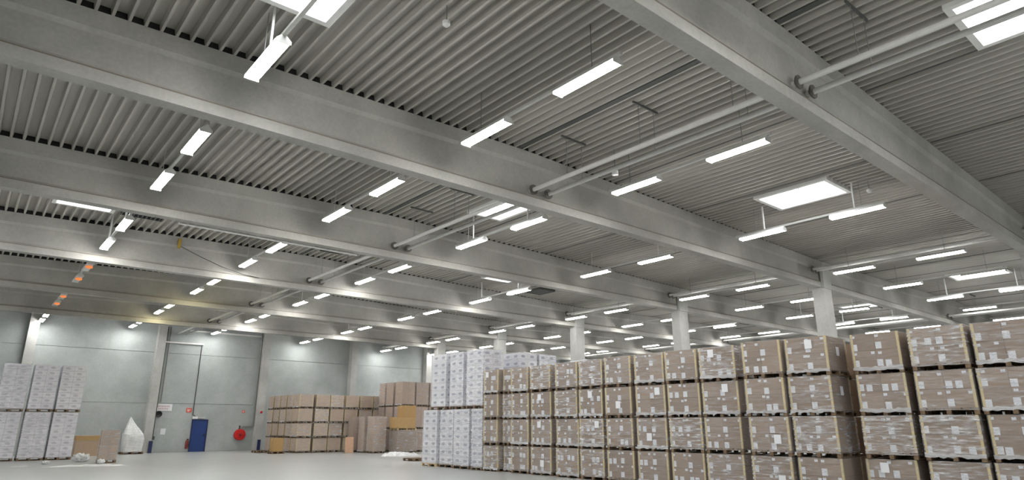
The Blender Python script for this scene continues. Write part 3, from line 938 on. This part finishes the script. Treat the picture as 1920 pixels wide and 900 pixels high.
o = thing('wooden_pallet', (15.95, 42.1, 0), 'small pallet beneath the single ochre cardboard box', 'pallet')
ob('pallet_deck', pallet_mesh(0.8, 0.7), o)
o = thing('board_sheet', (20.0, 40.2, 0), 'pinkish board leaning against the tall wrapped pallets', 'board', None, R(-12))
b_ = ob('board_panel', boxes('board_panel_mesh', [(-0.27, 0.27, -0.015, 0.015, 0, 0.98)], 'panel_rose'), o)
b_.rotation_euler = (R(-8), 0, 0)
b_.location = (0, 0, 0.005)
ob('edge_strip', boxes('board_edge_mesh', [(-0.275, -0.255, -0.018, 0.018, 0.0, 0.985)], 'post'), b_)
o = carton_thing('cardboard_box', 6.30, 46.2, 0.0, 1.25, 0.8, 1.12, 'wide tan cardboard bin behind the lilac stacks', 'carton_tan', tape=False)
ob('lid_band', boxes('lid_band_mesh', [(-0.64, 0.64, -0.415, 0.415, 0.88, 1.125)], 'carton_plain'), o)
brown_load((5.98, 37.3, 0), 'small film-wrapped brown carton pallet beside the loose plastic', None, wx=0.78, wy=0.62, h=1.50, mat='carton_rose', nx=2, ny=1, nz=2, labels=False, posts=False, rz=R(-4))
o = thing('wooden_pallet', (15.9, 44.4, 0), 'low empty pallet at the foot of the second pilaster', 'pallet')
ob('pallet_deck', pallet_mesh(1.0, 1.1), o)
o = thing('wooden_pallet', (18.2, 29.2, 0), 'empty pallet peeking out behind the white carton stacks', 'pallet')
ob('pallet_deck', pallet_mesh(0.9, 1.0), o)

# plastic shrouded load
def shroud(x, y, label):
    o = thing('shrouded_pallet', (x, y, 0), label, 'pallet load')
    ob('pallet', pallet_mesh(1.2, 1.0), o)
    rr = random.Random(5)
    V, F = [], []
    n = 28
    prof = [(0.14, 1.0, 0, 0), (0.45, 1.02, 0, 0), (0.85, 1.06, 0, 0), (1.15, 1.0, -0.03, 0), (1.40, 0.78, -0.10, 0), (1.75, 0.42, -0.20, 0), (2.05, 0.17, -0.26, 0), (2.22, 0.03, -0.28, 0)]
    for z, s, ox, oy in prof:
        for k in range(n):
            t = 2 * math.pi * k / n
            c, q = math.cos(t), math.sin(t)
            m_ = max(abs(c), abs(q)) ** 0.7
            w = 1 + rr.uniform(-0.06, 0.06)
            V.append((ox + 0.56 * s * c / m_ * w, oy + 0.46 * s * q / m_ * w, z + (rr.uniform(-.04, .04) if 0.2 < z < 2.1 else 0)))
    for j in range(len(prof) - 1):
        for k in range(n):
            F.append((j * n + k, j * n + (k + 1) % n, (j + 1) * n + (k + 1) % n, (j + 1) * n + k))
    F.append(tuple((len(prof) - 1) * n + k for k in range(n)))
    ob('plastic_shroud', mesh('shroud_mesh', V, F, 'plastic'), o)
    ob('carton', cbox(0.42, 0.6, 0.85, 'white_carton'), o, (-0.28, 0, 0.565))
    ob('carton', cbox(0.42, 0.6, 0.95, 'white_carton'), o, (0.22, 0, 0.615))
    return o
shroud(8.85, 47.35, 'pallet under a peaked clear plastic shroud beside a pilaster')

# loose plastic on the floor
def crumple(x, y, rx, ry, rz_, label, seed, name='crumpled_plastic'):
    rr = random.Random(seed)
    bm = bmesh.new()
    bmesh.ops.create_icosphere(bm, subdivisions=3, radius=1.0)
    for v in bm.verts:
        f = 1 + rr.uniform(-0.22, 0.18)
        v.co = Vector((v.co.x * rx * f, v.co.y * ry * f, max(0.003, (v.co.z * 0.5 + 0.42) * rz_ * f)))
    me = bpy.data.meshes.new('crumple_mesh'); bm.to_mesh(me); bm.free()
    me.materials.append(M['plastic'])
    o = ob(name, me, None, (x, y, 0))
    tag(o, label, 'plastic')
def sheet(x, y, rx, ry, label, seed, hgt=0.05, rz=0.0):
    rr = random.Random(seed)
    V, F = [(0, 0, hgt)], []
    n, rings = 30, 5
    for j in range(1, rings + 1):
        for k in range(n):
            t = 2 * math.pi * k / n
            w = (1 + 0.25 * math.sin(3 * t + seed) + 0.12 * math.sin(7 * t)) * j / rings
            V.append((rx * math.cos(t) * w, ry * math.sin(t) * w, 0.004 + (hgt * rr.random() if j < rings else 0.0)))
    for k in range(n):
        F.append((0, 1 + k, 1 + (k + 1) % n))
    for j in range(rings - 1):
        for k in range(n):
            a, b = 1 + j * n, 1 + (j + 1) * n
            F.append((a + k, b + k, b + (k + 1) % n, a + (k + 1) % n))
    o = ob('plastic_sheet', mesh('plastic_sheet_mesh', V, F, 'plastic'), None, (x, y, 0), rz)
    tag(o, label, 'plastic')
crumple(5.15, 38.9, 0.36, 0.30, 0.42, 'crumpled white plastic heap by the lilac wrapped stacks', 1)
crumple(5.62, 36.3, 0.16, 0.16, 0.22, 'small plastic scrap against the little carton pallet', 2)
crumple(3.6, 37.4, 0.16, 0.2, 0.18, 'small grey plastic scrap before the lilac stacks', 3)
sheet(4.9, 34.6, 1.5, 0.62, 'long pale plastic sheet spread flat on the floor', 4, 0.06, R(-12))
sheet(2.6, 35.9, 0.28, 0.22, 'tiny yellowed film scrap on the open floor', 6, 0.03)
sheet(20.4, 34.6, 1.15, 0.75, 'white plastic sheet lying before the loose carton tower', 8, 0.22, R(-20))
